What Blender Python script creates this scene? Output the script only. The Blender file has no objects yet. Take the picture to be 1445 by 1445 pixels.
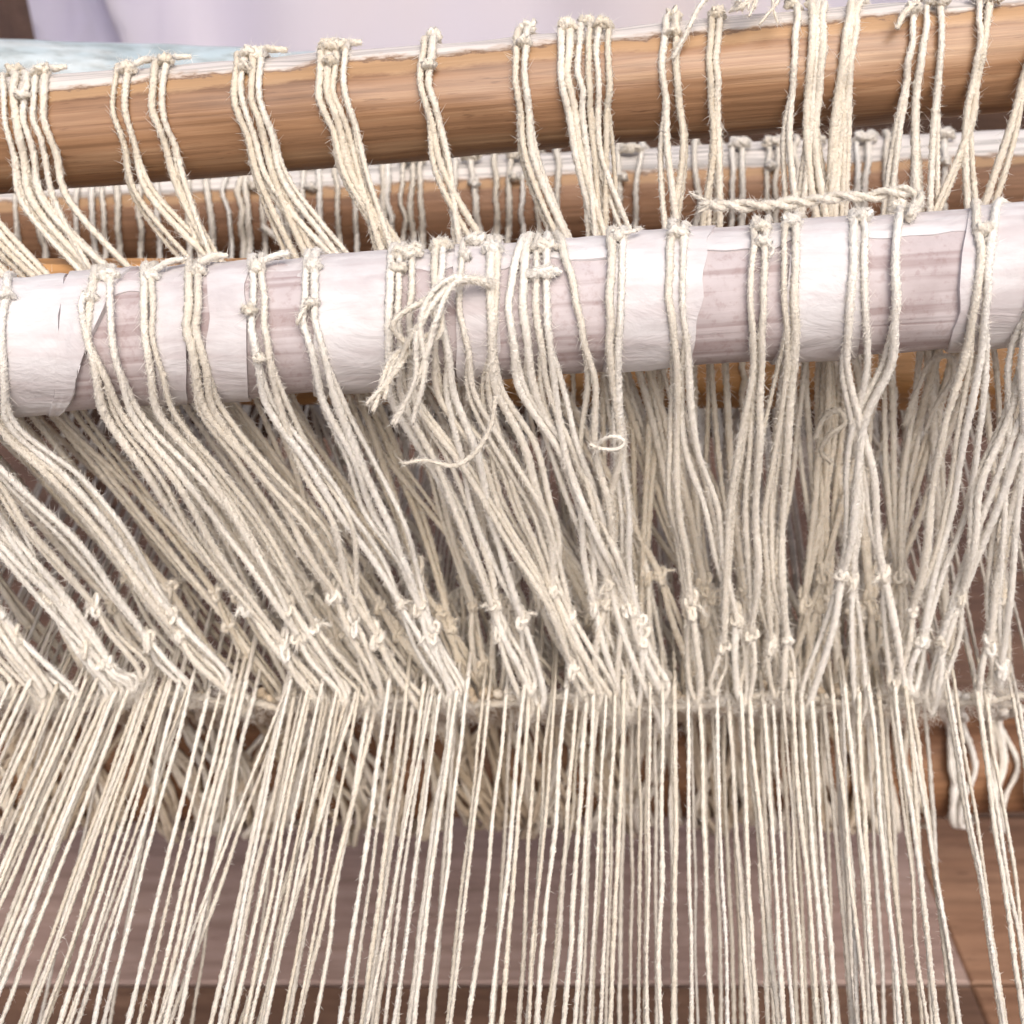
import bpy, math, random
import numpy as np
from mathutils import Vector

SC = bpy.context.scene
COL = SC.collection
rnd = random.Random(7)
nr = np.random.default_rng(7)
R_ = math.radians

# ------------------------------------------------------------------ camera
CAM = np.array([0.0, 0.0, 0.45])
PITCH = R_(30)
FOV = R_(50)
F = 722.5 / math.tan(FOV / 2)
cd = bpy.data.cameras.new("camera")
cam = bpy.data.objects.new("camera", cd)
COL.objects.link(cam)
cam.location = CAM
cam.rotation_euler = (R_(90) - PITCH, 0, 0)
cd.sensor_fit = 'HORIZONTAL'
cd.angle = FOV
cd.clip_start = 0.01
cd.clip_end = 50
cd.dof.use_dof = True
cd.dof.focus_distance = 0.278
APERTURE = 0.0024
cd.dof.aperture_fstop = (cd.lens / 1000.0) / APERTURE
SC.camera = cam

# ------------------------------------------------------------------ sky, sun, exposure
W = bpy.data.worlds.new("World")
SC.world = W
W.use_nodes = True
nt = W.node_tree
for n in list(nt.nodes):
    nt.nodes.remove(n)
sky = nt.nodes.new("ShaderNodeTexSky")
sky.sky_type = 'NISHITA'
sky.sun_disc = False
SUN_EL, SUN_AZ = 50.0, 168.0      # azimuth from +Y (behind the loom) towards +X
sky.sun_elevation = R_(SUN_EL)
sky.sun_rotation = R_(SUN_AZ)
sky.air_density = 0.7
sky.dust_density = 5.0
sky.ozone_density = 0.6
bg = nt.nodes.new("ShaderNodeBackground")
bg.inputs[1].default_value = 0.13
wo = nt.nodes.new("ShaderNodeOutputWorld")
nt.links.new(sky.outputs[0], bg.inputs[0])
nt.links.new(bg.outputs[0], wo.inputs[0])

sd = bpy.data.lights.new("sun", 'SUN')
sd.energy = 1.5
sd.angle = R_(55)
sd.color = (1.0, 0.975, 0.945)
sun = bpy.data.objects.new("sun", sd)
COL.objects.link(sun)
dv = Vector((math.sin(R_(SUN_AZ)) * math.cos(R_(SUN_EL)), math.cos(R_(SUN_AZ)) * math.cos(R_(SUN_EL)), math.sin(R_(SUN_EL))))
sun.rotation_euler = dv.to_track_quat('Z', 'Y').to_euler()
sun.location = (0, 0, 3)

SC.view_settings.view_transform = 'Standard'
SC.view_settings.look = 'None'
SC.view_settings.gamma = 1
SC.view_settings.exposure = 0.40
SC.cycles.max_bounces = 8
SC.cycles.diffuse_bounces = 7

# ------------------------------------------------------------------ projection helpers (photo pixels, 1445 wide)
FW = np.array([0, math.cos(PITCH), -math.sin(PITCH)])
UP = np.array([0, math.sin(PITCH), math.cos(PITCH)])
RT = np.array([1.0, 0, 0])


def ray(px, py):
    return FW + RT * ((px - 722.5) / F) - UP * ((py - 722.5) / F)


def at(px, py, Y):
    d = ray(px, py)
    return CAM + d * (Y / d[1])


def atz(px, py, z):
    d = ray(px, py)
    return CAM + d * ((z - CAM[2]) / d[2])


def proj(p):
    v = np.asarray(p) - CAM
    w = v @ FW
    return 722.5 + F * (v @ RT) / w, 722.5 - F * (v @ UP) / w


def interp(x, tab):
    return float(np.interp(x, [t[0] for t in tab], [t[1] for t in tab]))


# ------------------------------------------------------------------ object helpers
def tag(o, label=None, cat=None, group=None, kind=None):
    if label: o['label'] = label
    if cat: o['category'] = cat
    if group: o['group'] = group
    if kind: o['kind'] = kind
    return o


def empty(name, loc, label=None, cat=None, group=None):
    o = bpy.data.objects.new(name, None)
    COL.objects.link(o)
    o.location = [float(c) for c in loc]
    o.empty_display_size = 0.01
    return tag(o, label, cat, group)


class MB:
    """collects vertices and faces in world space; build() makes one mesh object"""
    def __init__(s):
        s.v, s.q, s.t, s.f, s.n = [], [], [], [], 0

    def add(s, v, q=None, t=None, f=None):
        v = np.asarray(v, float).reshape(-1, 3)
        if q is not None and len(q): s.q.append(np.asarray(q, int).reshape(-1, 4) + s.n)
        if t is not None and len(t): s.t.append(np.asarray(t, int).reshape(-1, 3) + s.n)
        if f is not None and len(f): s.f.append(np.asarray(f, int).reshape(-1, 3) + s.n)
        s.v.append(v)
        s.n += len(v)

    def build(s, name, mat, parent=None, smooth=True, origin=None):
        v = np.concatenate(s.v)
        org = np.zeros(3)
        if parent is not None:
            org = np.array(parent.location)
            if parent.parent is not None:
                org = org + np.array(parent.parent.location)
        elif origin is not None:
            org = np.asarray(origin, float)
        off = np.asarray(origin, float) - org if (parent is not None and origin is not None) else np.zeros(3)
        v = v - org - off
        q = np.concatenate(s.q) if s.q else np.zeros((0, 4), int)
        t = np.concatenate(s.t) if s.t else np.zeros((0, 3), int)
        nf = 0
        if s.f:
            fz = np.concatenate(s.f); nf = len(fz); t = np.concatenate([t, fz])
        me = bpy.data.meshes.new(name)
        me.vertices.add(len(v))
        me.vertices.foreach_set("co", v.astype(np.float32).ravel())
        nl = q.size + t.size
        me.loops.add(nl)
        me.loops.foreach_set("vertex_index", np.concatenate([q.ravel(), t.ravel()]).astype(np.int32))
        npoly = len(q) + len(t)
        me.polygons.add(npoly)
        starts = np.concatenate([np.arange(len(q)) * 4, q.size + np.arange(len(t)) * 3]).astype(np.int32)
        me.polygons.foreach_set("loop_start", starts)
        me.polygons.foreach_set("use_smooth", np.full(npoly, smooth))
        if nf:
            me.polygons.foreach_set("material_index", np.concatenate([np.zeros(npoly - nf), np.ones(nf)]).astype(np.int32))
        me.update(calc_edges=True)
        me.validate()
        me.materials.append(mat)
        if nf: me.materials.append(M_LINT)
        o = bpy.data.objects.new(name, me)
        COL.objects.link(o)
        if parent is not None:
            o.parent = parent
            o.location = off
        else:
            o.location = org
        return o


def spline(pts, step):
    """Catmull-Rom through pts resampled at about `step` metres"""
    P = np.asarray(pts, float)
    if len(P) < 3:
        P = np.array([P[0], (P[0] + P[-1]) / 2, P[-1]])
    A = np.vstack([2 * P[0] - P[1], P, 2 * P[-1] - P[-2]])
    out = []
    for i in range(1, len(A) - 2):
        p0, p1, p2, p3 = A[i - 1], A[i], A[i + 1], A[i + 2]
        # centripetal parametrisation, so uneven spacing does not overshoot
        t0 = 0.0
        t1 = t0 + max(np.linalg.norm(p1 - p0), 1e-6) ** .5
        t2 = t1 + max(np.linalg.norm(p2 - p1), 1e-6) ** .5
        t3 = t2 + max(np.linalg.norm(p3 - p2), 1e-6) ** .5
        n = max(4, int(np.linalg.norm(p2 - p1) / step * 1.5) + 1)
        t = np.linspace(t1, t2, n, endpoint=False)[:, None]
        a1 = (t1 - t) / (t1 - t0) * p0 + (t - t0) / (t1 - t0) * p1
        a2 = (t2 - t) / (t2 - t1) * p1 + (t - t1) / (t2 - t1) * p2
        a3 = (t3 - t) / (t3 - t2) * p2 + (t - t2) / (t3 - t2) * p3
        b1 = (t2 - t) / (t2 - t0) * a1 + (t - t0) / (t2 - t0) * a2
        b2 = (t3 - t) / (t3 - t1) * a2 + (t - t1) / (t3 - t1) * a3
        out.append((t2 - t) / (t2 - t1) * b1 + (t - t1) / (t2 - t1) * b2)
    Q = np.vstack(out + [P[-1:]])
    d = np.concatenate([[0], np.cumsum(np.linalg.norm(np.diff(Q, axis=0), axis=1))])
    n = max(4, int(d[-1] / step) + 1)
    s = np.linspace(0, d[-1], n)
    return np.stack([np.interp(s, d, Q[:, k]) for k in range(3)], 1)


def smooth_noise(n, period, amp):
    m = max(2, int(n / period) + 3)
    k = nr.normal(0, 1, m)
    x = np.linspace(0, m - 1.001, n)
    i = x.astype(int)
    f = x - i
    f = f * f * (3 - 2 * f)
    return amp * (k[i] * (1 - f) + k[np.minimum(i + 1, m - 1)] * f)


def yarn(mb, pts, r, step=0.0007, K=9, lobes=3, lay=3.2, fuzz=4.0, flen=0.0011, wob=0.06, taper=False, resample=True, grow=1.0, fbias=1.0):
    """a twisted cotton yarn: lobed section turning along its length, uneven thickness, loose fibres"""
    P = spline(pts, step) if resample else np.asarray(pts, float)
    n = len(P)
    if wob:
        for k in range(3):
            P[:, k] += smooth_noise(n, 9, wob * r) + smooth_noise(n, 30, wob * r * 1.3)
    T = np.gradient(P, axis=0)
    T /= np.linalg.norm(T, axis=1)[:, None] + 1e-12
    N = np.zeros_like(P)
    a = np.array([0.3, -0.9, 0.2])
    a = a - T[0] * (a @ T[0])
    N[0] = a / np.linalg.norm(a)
    for i in range(1, n):
        b = N[i - 1] - T[i] * (N[i - 1] @ T[i])
        N[i] = b / (np.linalg.norm(b) + 1e-12)
    B = np.cross(T, N)
    s = np.arange(n) * step
    th = np.linspace(0, 2 * np.pi, K, endpoint=False)
    tw = s / (lay * r) * 2 * np.pi + rnd.random() * 6
    rr = r * (1 + smooth_noise(n, 6, 0.05) + smooth_noise(n, 25, 0.07))
    rr = rr * np.linspace(1.0, grow, n) ** 1.0
    if taper:
        rr = rr * np.clip(np.linspace(1.0, 0.5, n) * 1.5, 0.2, 1)
    rad = rr[:, None] * (1 + (0.10 if lobes > 2 else 0.11) * np.cos(lobes * th[None, :] + 0 * tw[:, None])) * (1 + nr.normal(0, .05, (n, K)))
    ang = th[None, :] + tw[:, None] / lobes
    V = P[:, None, :] + rad[..., None] * (np.cos(ang)[..., None] * N[:, None, :] + np.sin(ang)[..., None] * B[:, None, :])
    i = np.arange(n - 1)[:, None]
    j = np.arange(K)[None, :]
    j2 = (j + 1) % K
    q = np.stack([i * K + j, i * K + j2, (i + 1) * K + j2, (i + 1) * K + j], -1).reshape(-1, 4)
    vv = V.reshape(-1, 3)
    c0 = len(vv)
    vv = np.vstack([vv, P[:1] - T[:1] * r * .5, P[-1:] + T[-1:] * r * .5])
    t = [(c0, (k + 1) % K, k) for k in range(K)] + [(c0 + 1, (n - 1) * K + k, (n - 1) * K + (k + 1) % K) for k in range(K)]
    mb.add(vv, q, t)
    m = int(s[-1] * 1000 * fuzz)
    if m > 0:
        ii = np.minimum((n * nr.random(m) ** fbias).astype(int), n - 1)
        aa = nr.random(m) * 2 * np.pi
        rd = np.cos(aa)[:, None] * N[ii] + np.sin(aa)[:, None] * B[ii]
        tg = T[ii] * nr.choice([-1, 1], m)[:, None]
        base = P[ii] + rd * rr[ii][:, None] * 0.85 + T[ii] * (nr.uniform(-.5, .5, m) * step)[:, None]
        L = flen * np.minimum(nr.gamma(1.6, 0.5, m), 1.7)[:, None]
        d1 = rd * nr.uniform(.2, 1.0, m)[:, None] + tg * nr.uniform(.1, 1.3, m)[:, None] + nr.normal(0, .25, (m, 3))
        tip = base + d1 * L
        side = np.cross(d1, nr.normal(0, 1, (m, 3)))
        side /= np.linalg.norm(side, axis=1)[:, None] + 1e-9
        w = 0.00008
        fv = np.stack([base - side * w, base + side * w, tip], 1).reshape(-1, 3)
        mb.add(fv, None, None, np.arange(m)[:, None] * 3 + np.array([[0, 1, 2]]))


# ------------------------------------------------------------------ materials
def mat(name):
    m = bpy.data.materials.new(name)
    m.use_nodes = True
    t = m.node_tree
    return m, t, t.nodes["Principled BSDF"]


def nd(t, kind, **kw):
    n = t.nodes.new(kind)
    for k, v in kw.items():
        if hasattr(n, k) and k not in n.inputs:
            setattr(n, k, v)
        else:
            n.inputs[k].default_value = v
    return n


def ramp(t, fac, stops):
    r = t.nodes.new("ShaderNodeValToRGB")
    e = r.color_ramp.elements
    while len(e) < len(stops):
        e.new(0.5)
    for k, (p, c) in enumerate(stops):
        e[k].position = p
        e[k].color = (*c, 1) if len(c) == 3 else c
    t.links.new(fac, r.inputs[0])
    return r.outputs[0]


def coords(t, scale, src="Object"):
    tc = t.nodes.new("ShaderNodeTexCoord")
    mp = t.nodes.new("ShaderNodeMapping")
    mp.inputs["Scale"].default_value = scale
    t.links.new(tc.outputs[src], mp.inputs[0])
    return mp.outputs[0]


def noise(t, vec, scale, detail=4, rough=.55, dist=0):
    n = t.nodes.new("ShaderNodeTexNoise")
    n.inputs["Scale"].default_value = scale
    n.inputs["Detail"].default_value = detail
    n.inputs["Roughness"].default_value = rough
    n.inputs["Distortion"].default_value = dist
    t.links.new(vec, n.inputs["Vector"])
    return n.outputs["Fac"]


def mix(t, fac, a, b, blend='MIX'):
    m = t.nodes.new("ShaderNodeMix")
    m.data_type = 'RGBA'
    m.blend_type = blend
    ins = [s for s in m.inputs if s.type == 'RGBA']
    for s, v in ((m.inputs[0], fac), (ins[0], a), (ins[1], b)):
        if hasattr(v, 'links'):
            t.links.new(v, s)
        else:
            s.default_value = v if isinstance(v, float) else (*v, 1)
    return [o for o in m.outputs if o.type == 'RGBA'][0]


def bump(t, p, height, strength=.3, dist=.001):
    b = t.nodes.new("ShaderNodeBump")
    b.inputs["Strength"].default_value = strength
    b.inputs["Distance"].default_value = dist
    t.links.new(height, b.inputs["Height"])
    t.links.new(b.outputs[0], p.inputs["Normal"])


def cotton(name, light, dark, sss=0.0):
    m, t, p = mat(name)
    v = coords(t, (1, 1, 1))
    n1 = noise(t, v, 260, 3)
    c = ramp(t, n1, [(0.3, dark), (0.7, light)])
    oi = t.nodes.new("ShaderNodeObjectInfo")
    c2 = ramp(t, oi.outputs["Random"], [(0, (.84, .80, .73)), (.35, (.96, .93, .88)), (.7, (1, .985, .96)), (1, (1, 1, 1))])
    c = mix(t, 1.0, c, c2, 'MULTIPLY')
    fine = noise(t, v, 1900, 3, .65)
    c = mix(t, .75, c, ramp(t, fine, [(.32, (.80, .78, .74)), (.46, (.97, .965, .95)), (.64, (1, 1, 1))]), 'MULTIPLY')
    t.links.new(c, p.inputs["Base Color"])
    p.inputs["Roughness"].default_value = .95
    p.inputs["Specular IOR Level"].default_value = .1
    p.inputs["Sheen Weight"].default_value = .1
    p.inputs["Sheen Roughness"].default_value = .5
    if sss:
        p.inputs["Subsurface Weight"].default_value = sss
        p.inputs["Subsurface Radius"].default_value = (.002, .0016, .0012)
        p.inputs["Subsurface Scale"].default_value = .5
    bump(t, p, noise(t, v, 2200, 3), .8, .0006)
    return m


M_CORD = cotton("heddle_cotton", (.92, .89, .84), (.84, .80, .73))
M_CREAM = cotton("cream_cotton", (.91, .86, .77), (.82, .75, .64))
M_WARP = cotton("warp_cotton", (.85, .81, .74), (.72, .67, .59))
M_BEIGE = cotton("beige_cotton", (.76, .66, .53), (.60, .50, .38))


M_LINT, t, p = mat("cotton_lint")
p.inputs["Base Color"].default_value = (.90, .87, .81, 1)
p.inputs["Roughness"].default_value = 1
p.inputs["Specular IOR Level"].default_value = 0
tl = t.nodes.new("ShaderNodeBsdfTranslucent")
tl.inputs[0].default_value = (.90, .87, .81, 1)
ms = t.nodes.new("ShaderNodeMixShader")
ms.inputs[0].default_value = .5
t.links.new(p.outputs[0], ms.inputs[1]); t.links.new(tl.outputs[0], ms.inputs[2])
t.links.new(ms.outputs[0], t.nodes["Material Output"].inputs[0])


def wood(name, cols, grain=(6, 90, 90), rough=.45, worn_sheen=None, scale=1.0, spec=.4, coat=0.0):
    """cols: dark, mid, light; grain runs along local X; worn: colour and height of the painted sky highlight on the rubbed top"""
    m, t, p = mat(name)
    v = coords(t, grain)
    n1 = noise(t, v, 1.0 * scale, 6, .6, .6)
    v2 = coords(t, (grain[0] * 3, grain[1] * 5, grain[2] * 5))
    n2 = noise(t, v2, 1.0 * scale, 4, .6)
    c = ramp(t, n1, [(.28, cols[0]), (.5, cols[1]), (.72, cols[2])])
    f = ramp(t, n2, [(.36, (.68, .65, .62)), (.56, (1, 1, 1))])
    c = mix(t, .8, c, f, 'MULTIPLY')
    fl = ramp(t, noise(t, coords(t, (70, 900, 900)), 1.0, 3, .7), [(.30, (.42, .36, .32)), (.38, (1, 1, 1))])
    c = mix(t, .75, c, fl, 'MULTIPLY')
    bl = ramp(t, noise(t, coords(t, (22, 60, 60)), 1.0, 4, .6), [(.3, (.78, .75, .73)), (.55, (1, 1, 1)), (.75, (1.0, .97, .92))])
    c = mix(t, .8, c, bl, 'MULTIPLY')
    hgt = n2
    if worn_sheen:
        # pale strip along the top: sky highlight painted in, with ragged rubbed-off varnish
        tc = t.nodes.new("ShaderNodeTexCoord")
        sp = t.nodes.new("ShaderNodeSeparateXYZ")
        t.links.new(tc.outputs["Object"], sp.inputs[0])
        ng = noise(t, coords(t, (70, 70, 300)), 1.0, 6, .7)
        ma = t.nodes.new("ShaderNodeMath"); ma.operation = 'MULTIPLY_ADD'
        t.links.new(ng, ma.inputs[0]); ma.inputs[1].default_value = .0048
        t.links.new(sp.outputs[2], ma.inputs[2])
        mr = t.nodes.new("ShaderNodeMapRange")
        mr.inputs[1].default_value = worn_sheen[1]; mr.inputs[2].default_value = worn_sheen[1] + .0012
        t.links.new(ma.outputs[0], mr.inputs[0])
        wc = ramp(t, noise(t, coords(t, (8, 600, 600)), 1.0, 4), [(.36, tuple(x * .5 for x in worn_sheen[0])), (.56, worn_sheen[0])])
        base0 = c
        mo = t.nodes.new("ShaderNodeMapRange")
        mo.inputs[1].default_value = worn_sheen[1] - .0030; mo.inputs[2].default_value = worn_sheen[1] - .0018
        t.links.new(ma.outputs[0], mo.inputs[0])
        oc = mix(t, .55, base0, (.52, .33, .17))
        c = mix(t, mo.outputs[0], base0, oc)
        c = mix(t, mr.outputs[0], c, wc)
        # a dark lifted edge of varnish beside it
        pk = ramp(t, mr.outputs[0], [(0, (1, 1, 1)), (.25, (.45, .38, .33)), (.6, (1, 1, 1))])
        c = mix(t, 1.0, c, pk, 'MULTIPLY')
    t.links.new(c, p.inputs["Base Color"])
    p.inputs["Roughness"].default_value = rough
    p.inputs["Specular IOR Level"].default_value = spec
    p.inputs["Coat Weight"].default_value = coat
    p.inputs["Coat Roughness"].default_value = .25
    bump(t, p, hgt, .35, .0006)
    return m


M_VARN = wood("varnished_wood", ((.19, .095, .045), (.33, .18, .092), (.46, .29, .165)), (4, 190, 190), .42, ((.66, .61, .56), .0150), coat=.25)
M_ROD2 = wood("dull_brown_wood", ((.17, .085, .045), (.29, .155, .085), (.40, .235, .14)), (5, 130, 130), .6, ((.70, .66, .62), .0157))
M_AMBER = wood("amber_wood", ((.34, .16, .05), (.46, .24, .085), (.56, .31, .13)), (6, 60, 90), .5)
M_BLUE = wood("chipped_blue_paint", ((.33, .41, .44), (.42, .50, .53), (.58, .62, .62)), (30, 60, 60), .6)
M_LOW = wood("orange_brown_wood", ((.14, .06, .028), (.24, .115, .055), (.32, .17, .085)), (7, 60, 60), .6)
M_DARK = wood("dark_beam_wood", ((.035, .018, .011), (.07, .036, .022), (.11, .06, .035)), (6, 50, 50), .7)
M_MAUVE = wood("mauve_board_wood", ((.29, .20, .172), (.34, .24, .205), (.38, .28, .24)), (4, 35, 35), .7)
M_BROWN = wood("brown_board_wood", ((.10, .055, .036), (.15, .083, .053), (.20, .115, .075)), (4, 40, 40), .7)
M_RUST = wood("rust_board_wood", ((.22, .115, .066), (.27, .15, .09), (.32, .19, .12)), (4, 40, 40), .65)

# stained paper under the white wraps
M_STAIN, t, p = mat("mauve_stained_paper")
v = coords(t, (1, 1, 1))
c = ramp(t, noise(t, v, 38, 5, .6), [(.3, (.38, .315, .31)), (.5, (.48, .42, .42)), (.72, (.57, .52, .525))])
gl = noise(t, coords(t, (9, 180, 330)), 1.0, 3, .5, .3)
lines = ramp(t, gl, [(.38, (.66, .58, .565)), (.49, (1, 1, 1)), (1, (1, 1, 1))])
c = mix(t, .75, c, lines, 'MULTIPLY')
spk = ramp(t, noise(t, v, 420, 4, .7), [(.36, (.78, .70, .68)), (.48, (1, 1, 1))])
c = mix(t, .6, c, spk, 'MULTIPLY')
t.links.new(c, p.inputs["Base Color"])
p.inputs["Roughness"].default_value = .8
p.inputs["Specular IOR Level"].default_value = .25
bump(t, p, gl, .5, .0008)

M_PAPER, t, p = mat("white_paper_wrap")
v = coords(t, (1, 1, 1))
c = ramp(t, noise(t, coords(t, (30, 60, 60)), 1.0, 5, .6), [(.30, (.47, .425, .425)), (.5, (.58, .55, .55)), (.70, (.70, .685, .685))])
c = mix(t, .5, c, ramp(t, noise(t, coords(t, (25, 260, 260)), 1.0, 4, .6), [(.38, (.86, .80, .80)), (.52, (1, 1, 1))]), 'MULTIPLY')
t.links.new(c, p.inputs["Base Color"])
p.inputs["Roughness"].default_value = .7
p.inputs["Specular IOR Level"].default_value = .3
bump(t, p, noise(t, coords(t, (55, 120, 120)), 1.0, 5, .6, .8), .45, .0022)

M_CLOTH, t, p = mat("lavender_cloth")
v = coords(t, (1, 1, 1))
c = ramp(t, noise(t, coords(t, (2.6, 1, 1.0)), 1.0, 3), [(.35, (.68, .66, .83)), (.55, (.82, .78, .84)), (.7, (.86, .79, .79))])
t.links.new(c, p.inputs["Base Color"])
p.inputs["Roughness"].default_value = .9
bump(t, p, noise(t, v, 1500, 2), .2, .0005)
tr_ = t.nodes.new("ShaderNodeBsdfTranslucent")
t.links.new(c, tr_.inputs[0])
ms = t.nodes.new("ShaderNodeMixShader")
ms.inputs[0].default_value = .4
t.links.new(p.outputs[0], ms.inputs[1]); t.links.new(tr_.outputs[0], ms.inputs[2])
t.links.new(ms.outputs[0], t.nodes["Material Output"].inputs[0])

# ------------------------------------------------------------------ rods
class Rod:
    def __init__(s, a, b, Y, rpx, ext=420):
        """a, b: photo pixels of two points on the axis, both at distance Y"""
        A, B = at(*a, Y), at(*b, Y)
        s.d = (B - A) / np.linalg.norm(B - A)
        m = (A + B) / 2
        s.R = rpx * ((m - CAM) @ FW) / F
        x0, x1 = at(-ext, a[1], Y)[0], at(1445 + ext, b[1], Y)[0]
        s.c = A - s.d * (A[0] / s.d[0])          # axis point at x = 0
        s.s0, s.s1 = x0 / s.d[0], x1 / s.d[0]
        s.n = np.array([0, -1.0, 0])             # towards the camera side
        s.u = np.cross(s.n, s.d)
        if s.u[2] < 0: s.u = -s.u
        s.Y = Y

    def P(s, t, phi, off=0.0):
        return s.c + s.d * t + (s.n * math.cos(phi) + s.u * math.sin(phi)) * (s.R + off)

    def px(s, x, phi, off=0.0):
        """surface point at angle phi seen at photo column x"""
        t = 0.0
        for _ in range(4):
            a = proj(s.P(t, phi, off))[0]
            b = proj(s.P(t + .001, phi, off))[0]
            t += (x - a) / ((b - a) / .001)
        return t, s.P(t, phi, off)

    def phi_at(s, x, y, off=0.0):
        lo, hi = R_(-69), R_(110)
        for _ in range(24):
            m = (lo + hi) / 2
            yy = proj(s.px(x, m, off)[1])[1]
            if yy > y: lo = m
            else: hi = m
        return (lo + hi) / 2

    def mesh(s, name, material, seed=0, rough=.00025, segs=220, ring=40, flat=0.0, parent=None):
        g = np.random.default_rng(seed)
        ts = np.linspace(s.s0, s.s1, segs)
        ph = np.linspace(0, 2 * np.pi, ring, endpoint=False)
        k = [(g.uniform(10, 60), g.integers(0, 5), g.uniform(0, 6), g.uniform(.3, 1)) for _ in range(10)]
        k += [(g.uniform(60, 240), g.integers(2, 9), g.uniform(0, 6), g.uniform(.1, .45)) for _ in range(10)]
        V = []
        for t_ in ts:
            dr = sum(a * np.sin(f * t_ + w * ph + o) for f, w, o, a in k) * rough / 2
            dr += flat * np.cos(4 * ph)
            V.append(np.stack([np.full(ring, t_), -(s.R + dr) * np.cos(ph), (s.R + dr) * np.sin(ph)], 1))
        V = np.array(V).reshape(-1, 3)
        i = np.arange(segs - 1)[:, None]; j = np.arange(ring)[None, :]; j2 = (j + 1) % ring
        q = np.stack([i * ring + j, (i + 1) * ring + j, (i + 1) * ring + j2, i * ring + j2], -1).reshape(-1, 4)
        c0 = len(V)
        V = np.vstack([V, [[s.s0, 0, 0], [s.s1, 0, 0]]])
        tr = [(c0, (x + 1) % ring, x)[::-1] for x in range(ring)] + [(c0 + 1, (segs - 1) * ring + x, (segs - 1) * ring + (x + 1) % ring)[::-1] for x in range(ring)]
        mb = MB(); mb.add(V, q, tr)
        o = mb.build(name, material)
        o.location = s.c
        ang = math.atan2(s.d[2], s.d[0])
        o.rotation_euler = (0, -ang, 0)
        return o


ROD_W = Rod((20, 491), (1400, 392), 0.270, 93)
ROD_1 = Rod((100, 187), (1400, 78), 0.322, 77)
ROD_2 = Rod((150, 318), (1400, 262), 0.412, 72)
ROD_A = Rod((300, 512), (1300, 522), 0.335, 55)
ROD_B = Rod((0, 118), (400, 138), 0.44, 62)
ROD_B.s1 = at(640, 150, .44)[0] / ROD_B.d[0]
ROD_L = Rod((200, 1078), (1300, 1068), 0.375, 78)

# ------------------------------------------------------------------ floor, beam, cloth, post
FLOOR_Z = 0.0


def block(mb, lo, hi, bev=.003, seg=1, jit=0.0):
    lo, hi = np.array(lo, float), np.array(hi, float)
    x0, y0, z0 = lo; x1, y1, z1 = hi; b = bev
    V = [(x0, y0, z0), (x1, y0, z0), (x1, y1, z0), (x0, y1, z0),
         (x0, y0, z1 - b), (x1, y0, z1 - b), (x1, y1, z1 - b), (x0, y1, z1 - b),
         (x0 + b, y0 + b, z1), (x1 - b, y0 + b, z1), (x1 - b, y1 - b, z1), (x0 + b, y1 - b, z1)]
    q = [(0, 3, 2, 1), (0, 1, 5, 4), (1, 2, 6, 5), (2, 3, 7, 6), (3, 0, 4, 7), (4, 5, 9, 8), (5, 6, 10, 9), (6, 7, 11, 10), (7, 4, 8, 11), (8, 9, 10, 11)]
    V = np.array(V) + (nr.normal(0, jit, (12, 3)) if jit else 0)
    mb.add(V, q)


mb = MB(); block(mb, (-3, -2, -.05), (3, 4, -.028))
floor = mb.build("floor", M_DARK, smooth=False)
tag(floor, "boarded wooden floor far below the loom strings", None, None, 'structure')
# boards run left to right; the seams are where the photograph shows them
y_gap = [at and atz(722, py, FLOOR_Z)[1] for py in (1447, 1388)]
edges = [-.35, -.23, -.11, .01, .12, y_gap[1] - .11, y_gap[1], atz(722, 1150, FLOOR_Z)[1], .56, .68, .80, .92, 1.04, 1.16]
xsplit = float(atz(1318, 1260, FLOOR_Z)[0])
for k in range(len(edges) - 1):
    y0, y1 = edges[k] + .0007, edges[k + 1] - .0007
    if k in (5, 6):
        cuts = [(-1.4, xsplit - .0002, M_MAUVE if k == 6 else M_BROWN), (xsplit + .0002, 1.5, M_RUST)]
    else:
        xs = rnd.uniform(-.4, .2)
        cuts = [(-1.4, xs - .001, M_BROWN), (xs + .001, 1.5, M_BROWN)]
    for x0, x1, m in cuts:
        mb = MB(); block(mb, (x0, y0, -.026), (x1, y1, rnd.uniform(-.0006, 0.0)), .0012)
        mb.build("floorboard", m, floor, smooth=False)

mb = MB(); block(mb, (-.7, .53, .19), (.7, .60, .372), .006)
o = mb.build("warp_beam", M_DARK, smooth=False)
tag(o, "dark wooden beam at the back that the warp threads run to", "beam")

# lavender cloth far behind
mb = MB()
nx, nz = 160, 50
X = np.linspace(-1.1, 1.1, nx); Z = np.linspace(0.02, 1.15, nz)
gx, gz = np.meshgrid(X, Z, indexing='ij')
fold = .020 * np.sin(gx * 9 + 1.2 * np.sin(gz * 2.1)) + .012 * np.sin(gx * 21 + gz * 1.5 + 1) + .006 * np.sin(gx * 47 + 2 * gz)
xf = at(182, 30, 1.05)[0]
fold += -.075 * np.exp(-((gx - xf + .25 * (gz - .42)) / .020) ** 2) - .05 * np.exp(-((gx - xf + .09 + .35 * (gz - .42)) / .016) ** 2)
V = np.stack([gx, 1.05 + fold, gz], -1).reshape(-1, 3)
i = np.arange(nx - 1)[:, None]; j = np.arange(nz - 1)[None, :]
q = np.stack([i * nz + j, (i + 1) * nz + j, (i + 1) * nz + j + 1, i * nz + j + 1], -1).reshape(-1, 4)
V2 = V + np.array([0, .0015, 0])
mb.add(V, q); mb.add(V2, q[:, ::-1])
o = mb.build("hanging_cloth", M_CLOTH)
tag(o, "pale lavender cloth hanging out of focus behind the loom", "cloth")

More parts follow.
